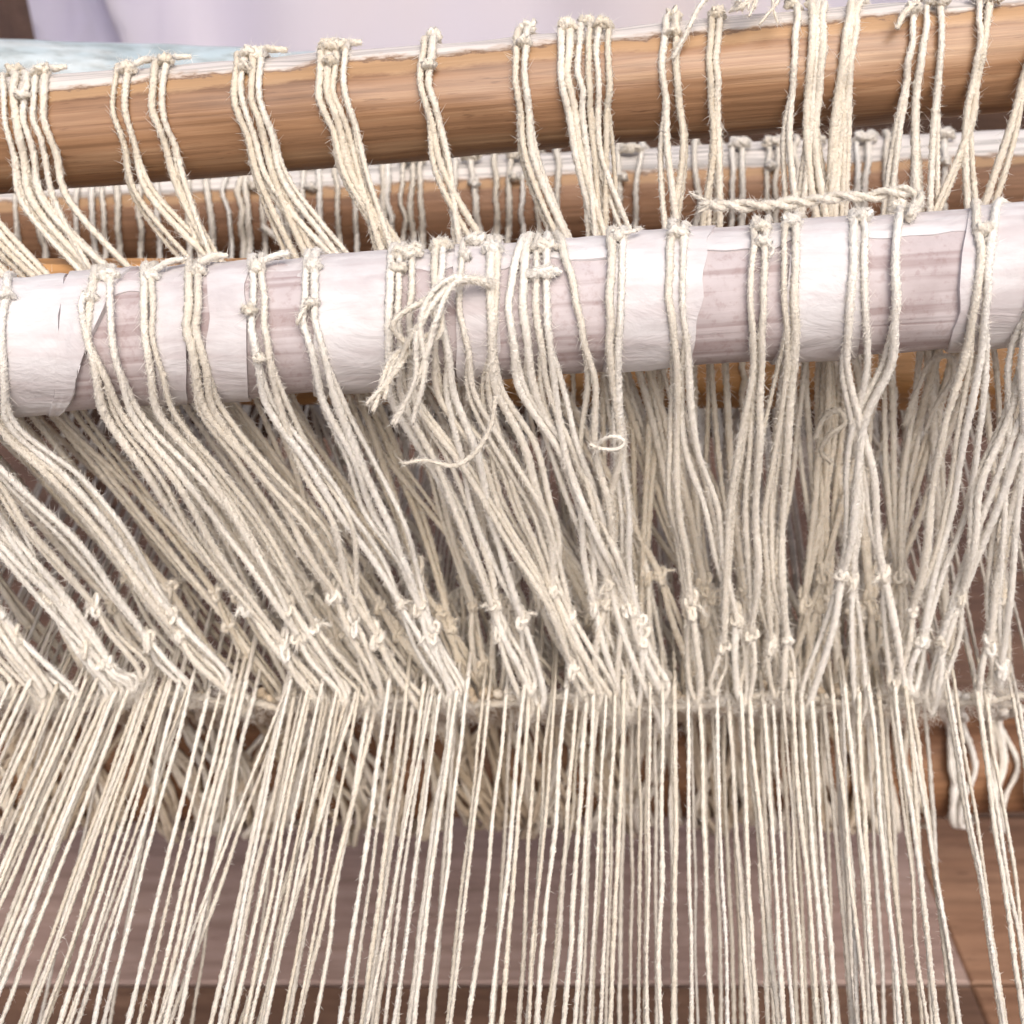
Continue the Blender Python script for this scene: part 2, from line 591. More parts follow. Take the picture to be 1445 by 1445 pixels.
pl = at(-55, 30, .80)[0]; pr = at(-6, 30, .80)[0]
mb = MB(); block(mb, (pl, .80, 0.002), (pr, .86, .9), .004)
o = mb.build("wooden_post", M_BROWN, smooth=False)
tag(o, "brown wooden post blurred at the top left corner", "post")

# ------------------------------------------------------------------ the bars themselves
o = ROD_W.mesh("wrapped_rod", M_STAIN, 1, .00035)
tag(o, "thick rod wrapped in white and mauve stained paper, frontmost bar", "rod")
ROD_W_OBJ = o
tag(ROD_1.mesh("varnished_rod", M_VARN, 2, .0004), "orange brown varnished round rod with pale highlight painted on rubbed top, highest bar", "rod")
tag(ROD_2.mesh("brown_rod", M_ROD2, 3, .0004), "dull brown rod with whitish top, between varnished and paper wrapped rods", "rod")
tag(ROD_A.mesh("amber_bar", M_AMBER, 4, .0002, flat=.0012), "amber wooden bar peeking out below the paper wrapped rod", "rod")
tag(ROD_B.mesh("painted_rod", M_BLUE, 5, .0006), "chipped pale blue painted rod behind the varnished rod at left", "rod")
tag(ROD_L.mesh("lower_bar", M_LOW, 6, .0005), "orange brown lower bar, blurred, tangled in slack beige loops", "rod")

# short flat lath whose end shows above the wrapped rod at the left
a0, a1 = at(-120, 372, .305), at(370, 372, .305)
mb = MB(); block(mb, (a0[0], .300, a0[2] - .013), (a1[0], .311, a0[2] + .0005), .0025)
o = mb.build("wooden_lath", M_AMBER, smooth=False)
tag(o, "short flat amber lath showing just above the paper wrapped rod", "lath")


# paper strips on the wrapped rod: each its own sheet, edges proud of the rod
def paper(x0t, x0b, x1t, x1b, ph0, ph1, lift=.0004, rag=2.0, m_=None):
    na, nb = 26, max(14, int(abs(x1t - x0t) / 8))
    mb = MB()
    V = np.zeros((na, nb, 3))
    eL = smooth_noise(na, 3, rag); eR = smooth_noise(na, 3, rag)
    eT = smooth_noise(nb, 4, .03); eB = smooth_noise(nb, 4, .03)
    wr = np.array([smooth_noise(nb, 4, .00012) for _ in range(na)])
    for a in range(na):
        f = a / (na - 1)
        xa = x0t + (x0b - x0t) * f + eL[a]; xb = x1t + (x1b - x1t) * f + eR[a]
        ta, tb = ROD_W.px(xa, R_(ph0 + (ph1 - ph0) * f))[0], ROD_W.px(xb, R_(ph0 + (ph1 - ph0) * f))[0]
        for b in range(nb):
            g = b / (nb - 1)
            ph = R_(ph0) + eT[b] * (1 - f) * 2 + (R_(ph1) - R_(ph0)) * f + eB[b] * f * 2
            edge = min(a, na - 1 - a, b, nb - 1 - b)
            V[a, b] = ROD_W.P(ta + (tb - ta) * g, ph, lift + .00035 + wr[a, b] * (edge > 0))
    n0 = V.reshape(-1, 3)
    i = np.arange(na - 1)[:, None]; j = np.arange(nb - 1)[None, :]
    q = np.stack([i * nb + j, i * nb + j + 1, (i + 1) * nb + j + 1, (i + 1) * nb + j], -1).reshape(-1, 4)
    mb.add(n0, q)
    # rim down to the rod
    rim = [(0, b) for b in range(nb)] + [(a, nb - 1) for a in range(1, na)] + [(na - 1, b) for b in range(nb - 2, -1, -1)] + [(a, 0) for a in range(na - 2, 0, -1)]
    top = np.array([V[r] for r in rim])
    ax = ROD_W.c + np.outer((top - ROD_W.c) @ ROD_W.d, ROD_W.d)
    low = ax + (top - ax) * ((ROD_W.R - .0004) / np.linalg.norm(top - ax, axis=1))[:, None]
    m = len(rim); k = np.arange(m); k2 = (k + 1) % m
    mb.add(np.vstack([top, low]), np.stack([k, k2, m + k2, m + k], 1))
    o = mb.build("paper_strip", m_ or M_PAPER, None)
    o.parent = ROD_W_OBJ
    o.matrix_parent_inverse = PINV
    return o


bpy.context.view_layer.update()
PINV = ROD_W_OBJ.matrix_world.inverted()
paper(-420, -420, 1870, 1870, 140, 62, .0000, 3)           # the white sheet over the top
paper(-400, -400, 98, 70, 130, -92, .0006)
paper(100, 72, 205, 60, 128, -92, .0011)
paper(205, 235, 272, 262, 118, -92, .0006)
paper(450, 440, 545, 552, 115, -92, .0006)
paper(295, 290, 345, 352, 112, -92, .0007)
paper(880, 850, 1012, 975, 125, -50, .0007)
paper(640, 650, 712, 700, 116, -92, .0007)
paper(1128, 1085, 1228, 1205, 122, -92, .0007)
paper(1376, 1330, 1880, 1880, 125, -92, .0007)

# ------------------------------------------------------------------ heddles
LEAN = [(-500, .92), (-200, .88), (0, .80), (150, .66), (300, .55), (500, .47), (640, .36), (770, .27), (880, .18), (1000, .07), (1080, 0.0), (1200, -.05), (1330, -.14), (1445, -.20), (1800, -.33)]
CORD_R = .00096
EYES = []          # where cords of the front bar end, for lower loops


def lean(x):
    return interp(x, LEAN)


def px_to_m(p):
    return ((np.asarray(p) - CAM) @ FW) / F


def knot_path(c, ex, ey, ez, w, h, d, seed):
    """an overhand-like tangle (a squashed trefoil) in the frame ex, ey, ez"""
    g = random.Random(seed)
    a = np.linspace(0, 2 * np.pi, 40)
    ph = g.uniform(0, 6)
    x = (np.sin(a + ph) + 1.6 * np.sin(2 * a + ph)) / 2.6
    y = (np.cos(a + ph) - 1.6 * np.cos(2 * a + ph)) / 2.6
    z = -np.sin(3 * a)
    return [c + ex * (x[k] * w) + ey * (y[k] * h) + ez * (z[k] * d) for k in range(40)]


class Bar:
    def __init__(s, rod, Ye, ye, yb, r, material, step, K, fuzz):
        s.rod, s.Ye, s.ye, s.yb, s.r, s.m, s.step, s.K, s.fuzz = rod, Ye, ye, yb, r, material, step, K, fuzz


BAR_W = Bar(ROD_W, .264, 868, 992, CORD_R, M_CORD, .0012, 8, 13)
BAR_1 = Bar(ROD_1, .279, 862, 985, CORD_R * 1.04, M_CREAM, .0013, 8, 11)
BAR_2 = Bar(ROD_2, .304, 840, 955, CORD_R * 1.12, M_CORD, .0015, 6, 6)
BAR_A = Bar(ROD_A, .300, 835, 945, CORD_R * .95, M_CREAM, .0018, 6, 5)


def cord(bar, parent, xt, xm, xb, xback=None, xe=None, over=True, wav=1.0):
    rod, r = bar.rod, bar.r
    off = r * 1.0 + (.0007 if rod is ROD_W else .0002)
    if xback is None: xback = xt + rnd.uniform(5, 22)
    pts = []
    tab = [(-10, xb * .55 + xm * .45), (25, xm), (75, xt * .6 + xm * .4), (108, xt), (150, xback)]
    phs = ([235, 195, 165, 140] if over else []) + [118, 100, 82, 62, 42, 24, 8, -8]
    for p in phs:
        x = interp(p, tab) + rnd.gauss(0, 1.0) * wav
        pts.append(rod.px(x, R_(p), off)[1])
    T = pts[-1]
    yt = proj(T)[1]
    ybot = proj(rod.px(xb, R_(-69), off)[1])[1]
    L = lean(xb) + rnd.gauss(0, .115)
    ye = bar.ye + rnd.gauss(0, 33)
    if xe is None: xe = xb + L * (ye - ybot)
    yb = bar.yb + rnd.gauss(0, 15)
    xl = xe + (L * .75 + rnd.gauss(0, .09)) * (yb - ye)
    Yt = T[1]

    def off_pt(x, y, dY=0.0):
        f = (y - yt) / (ye - yt)
        return at(x, y, Yt + (bar.Ye - Yt) * min(f, 1.0) + dY)
    pts.append(off_pt(xb, ybot + 4))
    bow = rnd.gauss(0, 8) * wav
    for f in (.3, .55, .8):
        x = xb + (xe - xb) * (f ** .93) + bow * math.sin(f * 3.14) + rnd.gauss(0, 4.4) * wav
        pts.append(off_pt(x, ybot + (ye - ybot) * f, rnd.gauss(0, .0010)))
    E = off_pt(xe, ye)
    pts.append(E)
    k = rnd.choice((-1, 1))
    low1 = [E, off_pt(xe + (xl - xe) * .35 + k * rnd.uniform(4, 8), ye + (yb - ye) * .35, -.0012), off_pt(xl + k * 5, yb - 16), off_pt(xl, yb)]
    low2 = [E, off_pt(xe + (xl - xe) * .4 - k * rnd.uniform(5, 10), ye + (yb - ye) * .4, .0015), off_pt(xl - k * 8, yb - 20, .001), off_pt(xl + 2, yb + 2)]
    mb = MB()
    r = r * rnd.uniform(.86, 1.12)
    yarn(mb, pts, r, bar.step, bar.K, 3, 3.2, bar.fuzz, .0014, .08, grow=rnd.uniform(.9, 1.3), fbias=.62)
    if bar in (BAR_W, BAR_1):      # the other leg of the same loop, hanging a little apart
        k0 = len(pts) - 6
        leg = [pts[k0]]
        sgn = rnd.choice((-1, 1)) * rnd.uniform(5, 26)
        for q_, f in ((1, .45), (2, .9), (3, 1.0), (4, .6)):
            a_ = pts[min(k0 + q_, len(pts) - 1)]
            leg.append(a_ + (RT * sgn * f + UP * rnd.gauss(0, 2)) * px_to_m(a_) + FW * rnd.uniform(.0002, .0026))
        leg.append(pts[-1])
        yarn(mb, leg, r * .86, bar.step, bar.K, 3, 3.2, bar.fuzz, .0012, .1, grow=rnd.uniform(.9, 1.25))
    yarn(mb, low1, r * 1.05, bar.step, bar.K, 3, 3.2, bar.fuzz * 1.4, .0013)
    yarn(mb, low2, r * .88, bar.step, bar.K, 3, 3.2, bar.fuzz * 1.4, .0013)
    fluff(mb, off_pt(xl, yb), 260 if bar in (BAR_W, BAR_1) else 70, .0036)
    mb.build("cord", bar.m, parent)
    # eye knot
    s = px_to_m(E)
    ez = -FW
    w = rnd.uniform(7, 14) * s
    km = MB()
    yarn(km, knot_path(E + ez * r * .35, RT, UP, ez, w * rnd.uniform(.6, .95), w * rnd.uniform(1.0, 2.1), r * .8, rnd.random()), r * .82, bar.step * .9, 6, 2, 7, bar.fuzz * 1.6, .0012, .1)
    if rnd.random() < .5:       # a little snippet sticking out of the knot
        a = rnd.uniform(0, 6.28)
        e2 = E + RT * math.cos(a) * w * 2.1 + UP * math.sin(a) * w * 1.5 + ez * rnd.uniform(.0005, .002)
        yarn(km, [E, (E + e2) / 2 + UP * w * .4, e2], r * .5, bar.step, 6, 2, 7, bar.fuzz * 3, .0013, .1, True)
    km.build("eye_knot", bar.m, parent)
    EYES.append((bar, xl, yb, off_pt(xl, yb)))
    return pts


def fluff(mb, c, n, spread):
    """loose cotton fibres teased out where the loops rub on the warp"""
    a = c + nr.normal(0, spread * .5, (n, 3)) * np.array([1.7, .65, .6])
    d = nr.normal(0, 1, (n, 3)); d /= np.linalg.norm(d, axis=1)[:, None]
    k1 = np.cross(d, nr.normal(0, 1, (n, 3))); k1 /= np.linalg.norm(k1, axis=1)[:, None] + 1e-9
    sd_ = np.cross(d, k1)
    L = nr.uniform(.0012, .0040, n)[:, None]
    turn = nr.uniform(.8, 3.2, n)[:, None]
    w = .000034
    rows = []
    for q_ in range(5):         # an arc of five points, so the fibre curls
        t_ = turn * q_ / 4
        p_ = a + (d * np.sin(t_) + k1 * (1 - np.cos(t_))) * L / turn
        rows += [p_ - sd_ * w, p_ + sd_ * w]
    V = np.stack(rows, 1).reshape(-1, 3)
    k = np.arange(n)[:, None] * 10
    mb.add(V, None, None, np.vstack([k + np.array([[2 * e, 2 * e + 1, 2 * e + 2]]) for e in range(4)] + [k + np.array([[2 * e + 1, 2 * e + 3, 2 * e + 2]]) for e in range(4)]))


def tie(bar, parent, x, y, wpx, hpx, curls=1, name="tie_knot"):
    """the hitch that holds a bundle of cords on top of the rod"""
    rod, r = bar.rod, bar.r
    ph = rod.phi_at(x, y)
    _, c = rod.px(x, ph, r * 2.1 + .0006)
    ez = rod.n * math.cos(ph) + rod.u * math.sin(ph)
    ey = -rod.n * math.sin(ph) + rod.u * math.cos(ph)
    s = px_to_m(c)
    mb = MB()
    for k in range(curls):
        yarn(mb, knot_path(c + rod.d * rnd.gauss(0, 2) * s, rod.d, ey, ez, wpx * s * .58, hpx * s * .62, r * .9, rnd.random()), r * .82, bar.step, bar.K, 3, 3.2, bar.fuzz * 1.3, .0011, .08)
    # the cross strand that binds the bundle
    n = 7
    cr = []
    for k in range(n):
        f = k / (n - 1) * 2 - 1
        cr.append(c + rod.d * (f * wpx * s * .72) + ey * (rnd.gauss(0, 1.2) * s) + ez * (r * 1.5 * (1 - abs(f) ** 3) - r * 1.3))
    yarn(mb, cr, r * .95, bar.step, bar.K, 3, 3.2, bar.fuzz * 1.3, .0011, .08)
    mb.build(name, bar.m, parent)


def tail(bar, parent, pts, r, fray=0, name="loose_end"):
    """pts: (px, py, lift in metres in front of the rod / plane Y if lift > .1)"""
    P = []
    for x, y, l in pts:
        if l > .1: P.append(at(x, y, l))
        else:
            ph = bar.rod.phi_at(x, y)
            P.append(bar.rod.px(x, ph, l)[1])
    mb = MB()
    if fray < 0:            # two strands laid round each other
        Q = spline(P, .0012)
        s_ = np.arange(len(Q)) * .0012 / .011 * 2 * np.pi
        for k in (0, math.pi):
            H = Q + UP[None, :] * (np.sin(s_ + k) * r * .85)[:, None] - FW[None, :] * (np.cos(s_ + k) * r * .85)[:, None]
            yarn(mb, H, r, .0012, bar.K, 3, 3.2, bar.fuzz * 1.5, .0014, .2)
    elif fray:
        for k in range(fray):
            Q = []
            for n_, p_ in enumerate(P):
                f = n_ / (len(P) - 1)
                Q.append(p_ + RT * rnd.gauss(0, 1) * .0032 * f + UP * rnd.gauss(0, 1) * .0014 * f + FW * rnd.gauss(0, .0008) * f)
            yarn(mb, Q, r, bar.step, 7, 3, 3.2, bar.fuzz * 1.3, .0014, .25, True)
    else:
        yarn(mb, P, r, bar.step, bar.K, 3, 3.2, bar.fuzz * 1.5, .0014, .12, True)
    mb.build(name, bar.m, parent)


def bundle(bar, label, cords, knots=(), tails=(), group=None, name="string_heddle"):
    x0 = sum(c[0] for c in cords) / len(cords)
    e = empty(name, bar.rod.px(x0, R_(90), 0)[1], label, "heddle", group)
    for c in cords:
        cord(bar, e, *c[:3], **(c[3] if len(c) > 3 else {}))
    for k in knots:
        tie(bar, e, *k)
    for tl in tails:
        tail(bar, e, *tl)
    return e


GW = "cord heddles tied round the paper wrapped rod"
G1 = "cord heddles tied round the varnished rod"
G2 = "cord heddles tied round the dull brown rod"

# --- frontmost rod (white paper)
l = .003
bundle(BAR_W, "single cord curling over the paper wrapped rod at its left edge", [(14, 2, 12), (-14, -20, -4)], [(10, 425, 12, 10)], group=GW)
bundle(BAR_W, "three crossing cords under a flat knot, leftmost full bundle on wrapped rod",
       [(138, 122, 148), (147, 120, 172), (158, 156, 186)], [(150, 400, 22, 14, 2), (128, 428, 10, 7)],
       [([(120, 424, l), (116, 440, l), (119, 470, .0018)], CORD_R * .9)], GW)
bundle(BAR_W, "two close cords on wrapped rod between the three crossing cords and a knotless pair", [(205, 203, 222), (217, 215, 245)], [(212, 400, 13, 9)],
       [([(214, 398, l), (240, 385, l), (262, 380, l)], CORD_R * .9)], GW)
bundle(BAR_W, "smooth pair of cords on wrapped rod just left of the lumpy double knot", [(268, 265, 290), (284, 278, 300)], [(280, 392, 12, 8)],
       [([(284, 386, l), (300, 378, l), (320, 377, l)], CORD_R)], GW)
bundle(BAR_W, "pair of cords with a second knot halfway down the wrapped rod", [(356, 356, 378), (368, 372, 394)], [(362, 388, 12, 14, 2), (352, 440, 12, 12), (364, 500, 9, 9)],
       [([(366, 385, l), (385, 376, l), (405, 374, l)], CORD_R)], GW)
bundle(BAR_W, "pair of cords with tall stacked knots, last before the bare mauve stretch", [(434, 428, 456), (446, 444, 474)], [(441, 385, 14, 15, 2), (438, 432, 13, 9)],
       [([(432, 436, l), (424, 446, l), (420, 458, l)], CORD_R * .6)], GW)
bundle(BAR_W, "three cords under the biggest lumpy knot on the wrapped rod", [(556, 548, 552), (568, 563, 566), (586, 576, 582)], [(575, 368, 28, 20, 3), (560, 388, 16, 10)], (), GW)
bundle(BAR_W, "cord behind the frayed hanging tail on the wrapped rod", [(614, 612, 616), (628, 622, 640)], [(622, 358, 20, 15, 2)], (), GW)
bundle(BAR_W, "twisted single cord under a round knot, right of the frayed tail", [(655, 650, 668)], [(668, 352, 18, 14, 2), (655, 372, 10, 8)], (), GW)
bundle(BAR_W, "cord with a long frayed tail arching left across the wrapped rod", [(690, 692, 700), (702, 700, 690)], [(694, 362, 20, 13, 2)],
       [([(694, 408, .004), (660, 408, .006), (625, 424, .0075), (590, 460, .009), (560, 505, .258 - .012), (538, 560, .240)], CORD_R * .85, 4),
        ([(690, 408, .0045), (640, 412, .008), (605, 450, .010), (585, 520, .243), (575, 600, .242)], CORD_R * .8, 3),
        ([(697, 560, .247), (692, 600, .246), (668, 640, .245), (640, 658, .244), (600, 650, .244), (568, 656, .244)], CORD_R * .7)], GW)
bundle(BAR_W, "five cords splaying from one wide knot in the middle of the wrapped rod",
       [(742, 716, 732), (748, 736, 752), (758, 756, 772), (772, 770, 782), (784, 812, 840)], [(765, 392, 34, 13, 2), (768, 358, 24, 13, 2)],
       [([(838, 640, .253), (846, 622, .252), (866, 615, .251), (882, 622, .251), (872, 634, .251), (850, 634, .252), (832, 628, .252)], CORD_R * .6)], GW)
bundle(BAR_W, "narrow pair of cords with small knot right of the splaying five", [(866, 861, 864), (880, 876, 872)], [(873, 345, 13, 13, 2)],
       [([(878, 345, l), (893, 342, l), (905, 338, l)], CORD_R * .7)], GW)
bundle(BAR_W, "pair of cords under a dark hollow knot near two clear white stretches", [(948, 944, 956), (966, 962, 972)], [(957, 340, 19, 13, 2)],
       [([(950, 334, l), (948, 328, l), (955, 322, l)], CORD_R * .7)], GW)
bundle(BAR_W, "pair of cords with untidy knot below the horizontal cord's free end", [(1066, 1058, 1062), (1082, 1077, 1074)], [(1075, 332, 17, 12, 2), (1078, 350, 12, 9)],
       [([(1080, 352, l), (1092, 362, l), (1086, 372, l)], CORD_R * .5)], GW)
bundle(BAR_W, "pair of cords crossing each other under the horizontal cord", [(1108, 1106, 1110), (1126, 1122, 1120)], [(1117, 325, 18, 12, 2)], (), GW)
bundle(BAR_W, "pair of straight cords under the double looped knot, middle of right half", [(1206, 1203, 1196), (1222, 1220, 1224)], [(1215, 318, 18, 13, 2)],
       [([(1150, 620, .279), (1162, 588, .279), (1182, 578, .278), (1192, 596, .278), (1170, 612, .278), (1158, 636, .279), (1172, 652, .279)], CORD_R * .8)], GW)
bundle(BAR_W, "single straight cord from the knot that holds the horizontal cord",
       [(1271, 1266, 1258)], [(1268, 290, 17, 13, 2)],
       [([(1282, 318, .0025), (1296, 296, .0045), (1282, 280, .006), (1262, 288, .006), (1225, 296, .0050), (1180, 296, .0055), (1140, 303, .0050), (1085, 309, .0050), (1055, 318, .0050), (1030, 312, .0055), (1004, 314, .006)], CORD_R * .92, -1),
        ([(1012, 314, .0062), (1002, 310, .0065), (990, 306, .0060)], CORD_R * .45, 5)], GW)
bundle(BAR_W, "two separate cords meeting at a low knot near the right edge of wrapped rod", [(1376, 1384, 1362), (1412, 1396, 1384)], [(1390, 332, 16, 11, 2)],
       [([(1278, 600, .285), (1296, 545, .284), (1314, 508, .283), (1340, 503, .283), (1344, 530, .283), (1322, 570, .284), (1306, 610, .285)], CORD_R * .9)], GW)
bundle(BAR_W, "cords running off the right edge of the wrapped rod", [(1460, 1462, 1440), (1474, 1478, 1452)], [(1466, 315, 14, 11)], (), GW)
for x in (-52, -70, -98, -112, -150, -165, -188, -225, -240, -262, -300, -318, -345, -380, -400):
    bundle(BAR_W, "cream cord slanting in from beyond the left edge below the wrapped rod", [(x - 4, x - 6, x)], group="cords slanting in from the left edge")
for x in (1500, 1520, 1580, 1600):
    bundle(BAR_W, "cream cord leaning in from beyond the right edge below wrapped rod", [(x, x, x - 8)], group="cords leaning in from the right edge")

# --- varnished rod
u = .0022
bundle(BAR_1, "five packed cords with two flat knots, leftmost on the varnished rod",
       [(4, 6, 30), (22, 20, 44), (38, 34, 58), (52, 48, 76), (66, 62, 94)], [(22, 108, 18, 13, 2), (30, 142, 14, 8), (56, 112, 18, 11)],
       [([(60, 108, u), (78, 101, u), (94, 103, u)], CORD_R)], G1)
bundle(BAR_1, "pair of cords under a curled loop knot, second tie on varnished rod", [(168, 159, 190), (184, 176, 206)], [(180, 108, 15, 12, 2)],
       [([(176, 112, u), (198, 100, u), (220, 92, u)], CORD_R)], G1)
bundle(BAR_1, "knotless looking pair just right of the curled loop knot", [(224, 213, 250), (240, 228, 262)], [(234, 97, 14, 9)],
       [([(236, 94, u), (252, 88, u), (268, 87, u)], CORD_R * .9)], G1)
bundle(BAR_1, "four parallel cords with knot ending in a small tail to the right", [(338, 331, 366), (349, 342, 378), (361, 354, 388), (372, 366, 398)], [(354, 88, 24, 14, 2), (344, 104, 10, 8)],
       [([(366, 84, u), (384, 74, u), (404, 74, u)], CORD_R * 1.1)], G1)
bundle(BAR_1, "four parallel cords under a bulky square knot, fifth tie from the left", [(454, 450, 486), (464, 461, 496), (476, 472, 506), (488, 484, 516)], [(470, 78, 25, 14, 2), (464, 96, 12, 9)],
       [([(484, 72, u), (500, 66, u), (512, 66, u)], CORD_R)], G1)
bundle(BAR_1, "neat narrow pair bound by one cross strand, alone on varnished rod", [(600, 592, 622), (614, 606, 634)], [(604, 99, 12, 4, 1), (612, 58, 13, 10)], (), G1)
bundle(BAR_1, "straight narrow pair just left of the six cord bundle", [(733, 726, 742), (747, 740, 754)], [(738, 70, 13, 6), (742, 48, 14, 10)], (), G1)
bundle(BAR_1, "six cords converging downward, widest bundle on the varnished rod",
       [(794, 789, 812), (806, 801, 820), (818, 815, 828), (832, 830, 838), (845, 844, 848), (858, 858, 856)], [(802, 48, 16, 11, 2), (828, 36, 16, 12, 2), (850, 46, 16, 12, 2)], (), G1)
bundle(BAR_1, "pair of cords crossed by a thin diagonal thread", [(940, 936, 942), (955, 953, 964)], [(948, 55, 13, 6), (950, 28, 14, 10)],
       [([(948, 88, u), (968, 62, .004), (990, 36, .006), (1018, 12, .007), (1045, 2, .303)], CORD_R * .7)], G1)
bundle(BAR_1, "wrapped pair of cords right of the thin diagonal thread", [(1004, 1001, 1008), (1014, 1013, 1014)], [(1012, 32, 13, 11, 2)], (), G1)
bundle(BAR_1, "single cord below the frayed white tassel on the varnished rod", [(1126, 1122, 1114)], [(1118, 10, 12, 10)],
       [([(1128, 4, .004), (1098, 8, .007), (1070, 26, .008), (1046, 50, .008)], CORD_R * .5, 8),
        ([(1120, 4, .004), (1096, 20, .007), (1086, 40, .007), (1078, 60, .006)], CORD_R * .5, 2)], G1)
bundle(BAR_1, "three cords bunched together right of the frayed tassel", [(1146, 1146, 1138), (1156, 1152, 1144), (1162, 1160, 1150)], [(1150, 10, 18, 12, 2)], (), G1)
bundle(BAR_1, "thick flat ribbon of untwisted cords slanting across the varnished rod", [(1206, 1192, 1176), (1212, 1198, 1182), (1217, 1204, 1188), (1211, 1195, 1180)], (), (), G1)
bundle(BAR_1, "fuzzy cord with a short knotted stub hanging at its left", [(1294, 1286, 1270), ], [(1288, 22, 14, 11, 2)],
       [([(1288, 22, .003), (1276, 36, .004), (1266, 52, .005)], CORD_R * 1.0)], G1)
bundle(BAR_1, "two thin cords spreading slightly, third tie from the right on varnished rod", [(1312, 1304, 1290), (1324, 1330, 1318)], [(1326, 12, 20, 12, 2)], (), G1)
bundle(BAR_1, "two cords joining into one halfway down the varnished rod", [(1377, 1384, 1364), (1406, 1390, 1370)], [(1380, 4, 13, 10, 2), (1404, 8, 14, 11, 2)], (), G1)
bundle(BAR_1, "lone cord slanting left from the top right corner", [(1482, 1468, 1430, dict(xe=1215))], (), (), G1)
for x in (-30, -44, -58, -95, -110, -128, -170, -190, -205, -245, -270, -285, -330, -345):
    bundle(BAR_1, "cream cord slanting in from beyond the left edge behind wrapped rod", [(x - 10, x - 14, x)], group="rear cords slanting in from the left edge")
for x in (1540, 1560):
    bundle(BAR_1, "cream cord leaning in from beyond the right edge behind wrapped rod", [(x + 6, x, x - 14)], group="rear cords leaning in from the right edge")

# --- dull brown rod
for lab, cs in (("pair of cords on the brown rod behind the leftmost varnished rod cords", [(110, 104), (128, 130)]),
                ("pair of loose cords on the brown rod left of a white stub", [(268, 262), (290, 300)]),
                ("cord with a white stub on brown rod below the four cord bundle", [(352, 348), (368, 372)]),
                ("cord pair on the brown rod with small looped hook", [(430, 424), (446, 452)]),
                ("three cords side by side on brown rod behind the bulky square knot", [(570, 566), (582, 578), (594, 592)]),
                ("kinked cord on the brown rod right of the three side by side", [(664, 676)]),
                ("knotted cord pair on brown rod behind the narrow straight pair", [(724, 714), (738, 736)]),
                ("arched cord on the brown rod linking two strands by a bar knot", [(874, 872), (908, 892)]),
                ("looped white pair on brown rod right of the thin diagonal thread", [(1034, 1030), (1052, 1044)]),
                ("white pair tied like a letter on brown rod under the tassel", [(1084, 1080), (1102, 1092)]),
                ("single cord with low knot on brown rod behind the three bunched cords", [(1152, 1150)]),
                ("forked cord on brown rod right of the thick flat ribbon", [(1212, 1206), (1230, 1214)]),
                ("short cord on brown rod behind the two thin spreading cords", [(1334, 1330)])):
    xs = [c[0] for c in cs]
    ym = 1 and (proj(ROD_2.px(sum(xs) / len(xs), R_(100))[1])[1])
    kn = [(sum(xs) / len(xs), ym + 10, 14 + 4 * len(cs), 11, 2)]
    if rnd.random() < .6: kn.append((xs[0] + rnd.uniform(0, 8), ym + rnd.uniform(28, 48), 10, 9))
    tl = []
    if "stub" in lab and "left of" not in lab:
        tl = [([(372, 318, .004), (385, 325, .006), (392, 330, .006)], CORD_R * 1.3)]
    if "hook" in lab:
        tl = [([(432, 300, .004), (416, 300, .006), (414, 312, .006)], CORD_R * .9)]
    bundle(BAR_2, lab, [(a, (a + b) / 2, b + (8 if b < 700 else 0), dict(wav=1.6)) for a, b in cs], kn, tl, G2)

for x in (22, 58, 145, 164, 196, 222, 322, 338, 396, 402, 476, 500, 540, 548, 640, 700, 760, 786, 984, 1012, 1124, 1180, 1252, 1262, 1292):
    bundle(BAR_2, "plain pale cord without knot on the brown rod behind the varnished rod", [(x - 2, x, x + (8 if x < 700 else 0), dict(wav=2.0))], group="plain cords on the dull brown rod")

# --- amber bar: plain loops that show between the others
GA = "plain cord heddles hanging from the amber bar"
xs = list(np.linspace(-240, 1270, 27) + nr.normal(0, 14, 27))
for x in xs:
    bundle(BAR_A, "beige cord hanging from the amber bar among the tangled strings", [(x, x, x, dict(wav=1.8))], group=GA)

# ------------------------------------------------------------------ warp threads
TOPX = [-120, -105, -98, -84, -70, -60, -52, -40, -28, -20, -8, 4, 15, 30, 38, 50, 55, 68, 75, 85, 95, 100, 112, 122, 130, 138, 145, 155, 172, 178, 185, 192, 200, 208, 216, 236, 252, 280, 294, 310, 318, 326, 342,
        385, 392, 400, 410, 418, 425, 436, 445, 452, 458, 468, 480, 490, 507, 540, 555, 565, 575, 585, 595, 605, 612, 628, 636, 650, 675, 683, 705, 734, 742, 757, 772, 779,
        795, 810, 826, 832, 840, 853, 866, 877, 902, 915, 936, 952, 970, 988, 1015, 1031, 1047, 1057, 1065, 1080, 1097, 1110, 1122, 1136, 1150, 1166, 1183, 1198, 1214, 1231,
        1244, 1265, 1272, 1283, 1295, 1345, 1352, 1360, 1387, 1393, 1400, 1436, 1445, 1475, 1500]
CROSS = [(238, -.36), (243, -.33), (375, -.39), (381, -.36), (470, -.33), (483, -.30), (520, -.24), (598, -.20), (820, -.12), (1190, .05), (1290, .17)]
SL = [(-150, -.47), (0, -.44), (130, -.40), (200, -.34), (250, -.24), (340, -.24), (420, -.22), (509, -.155), (600, -.13), (690, -.11), (760, -.075), (810, -.08), (900, -.012), (950, .01), (1050, .065), (1135, .08), (1215, .086), (1265, .11), (1295, .13), (1345, .155), (1400, .15), (1520, .2)]
ALL = [(x, interp(x, SL) + rnd.gauss(0, .012)) for x in TOPX] + CROSS
ALL = [(x + rnd.gauss(0, 1.5), s_) for x, s_ in ALL]
ORD = ["first", "second", "third", "fourth", "fifth", "sixth", "seventh", "eighth", "ninth", "tenth", "eleventh", "twelfth"]


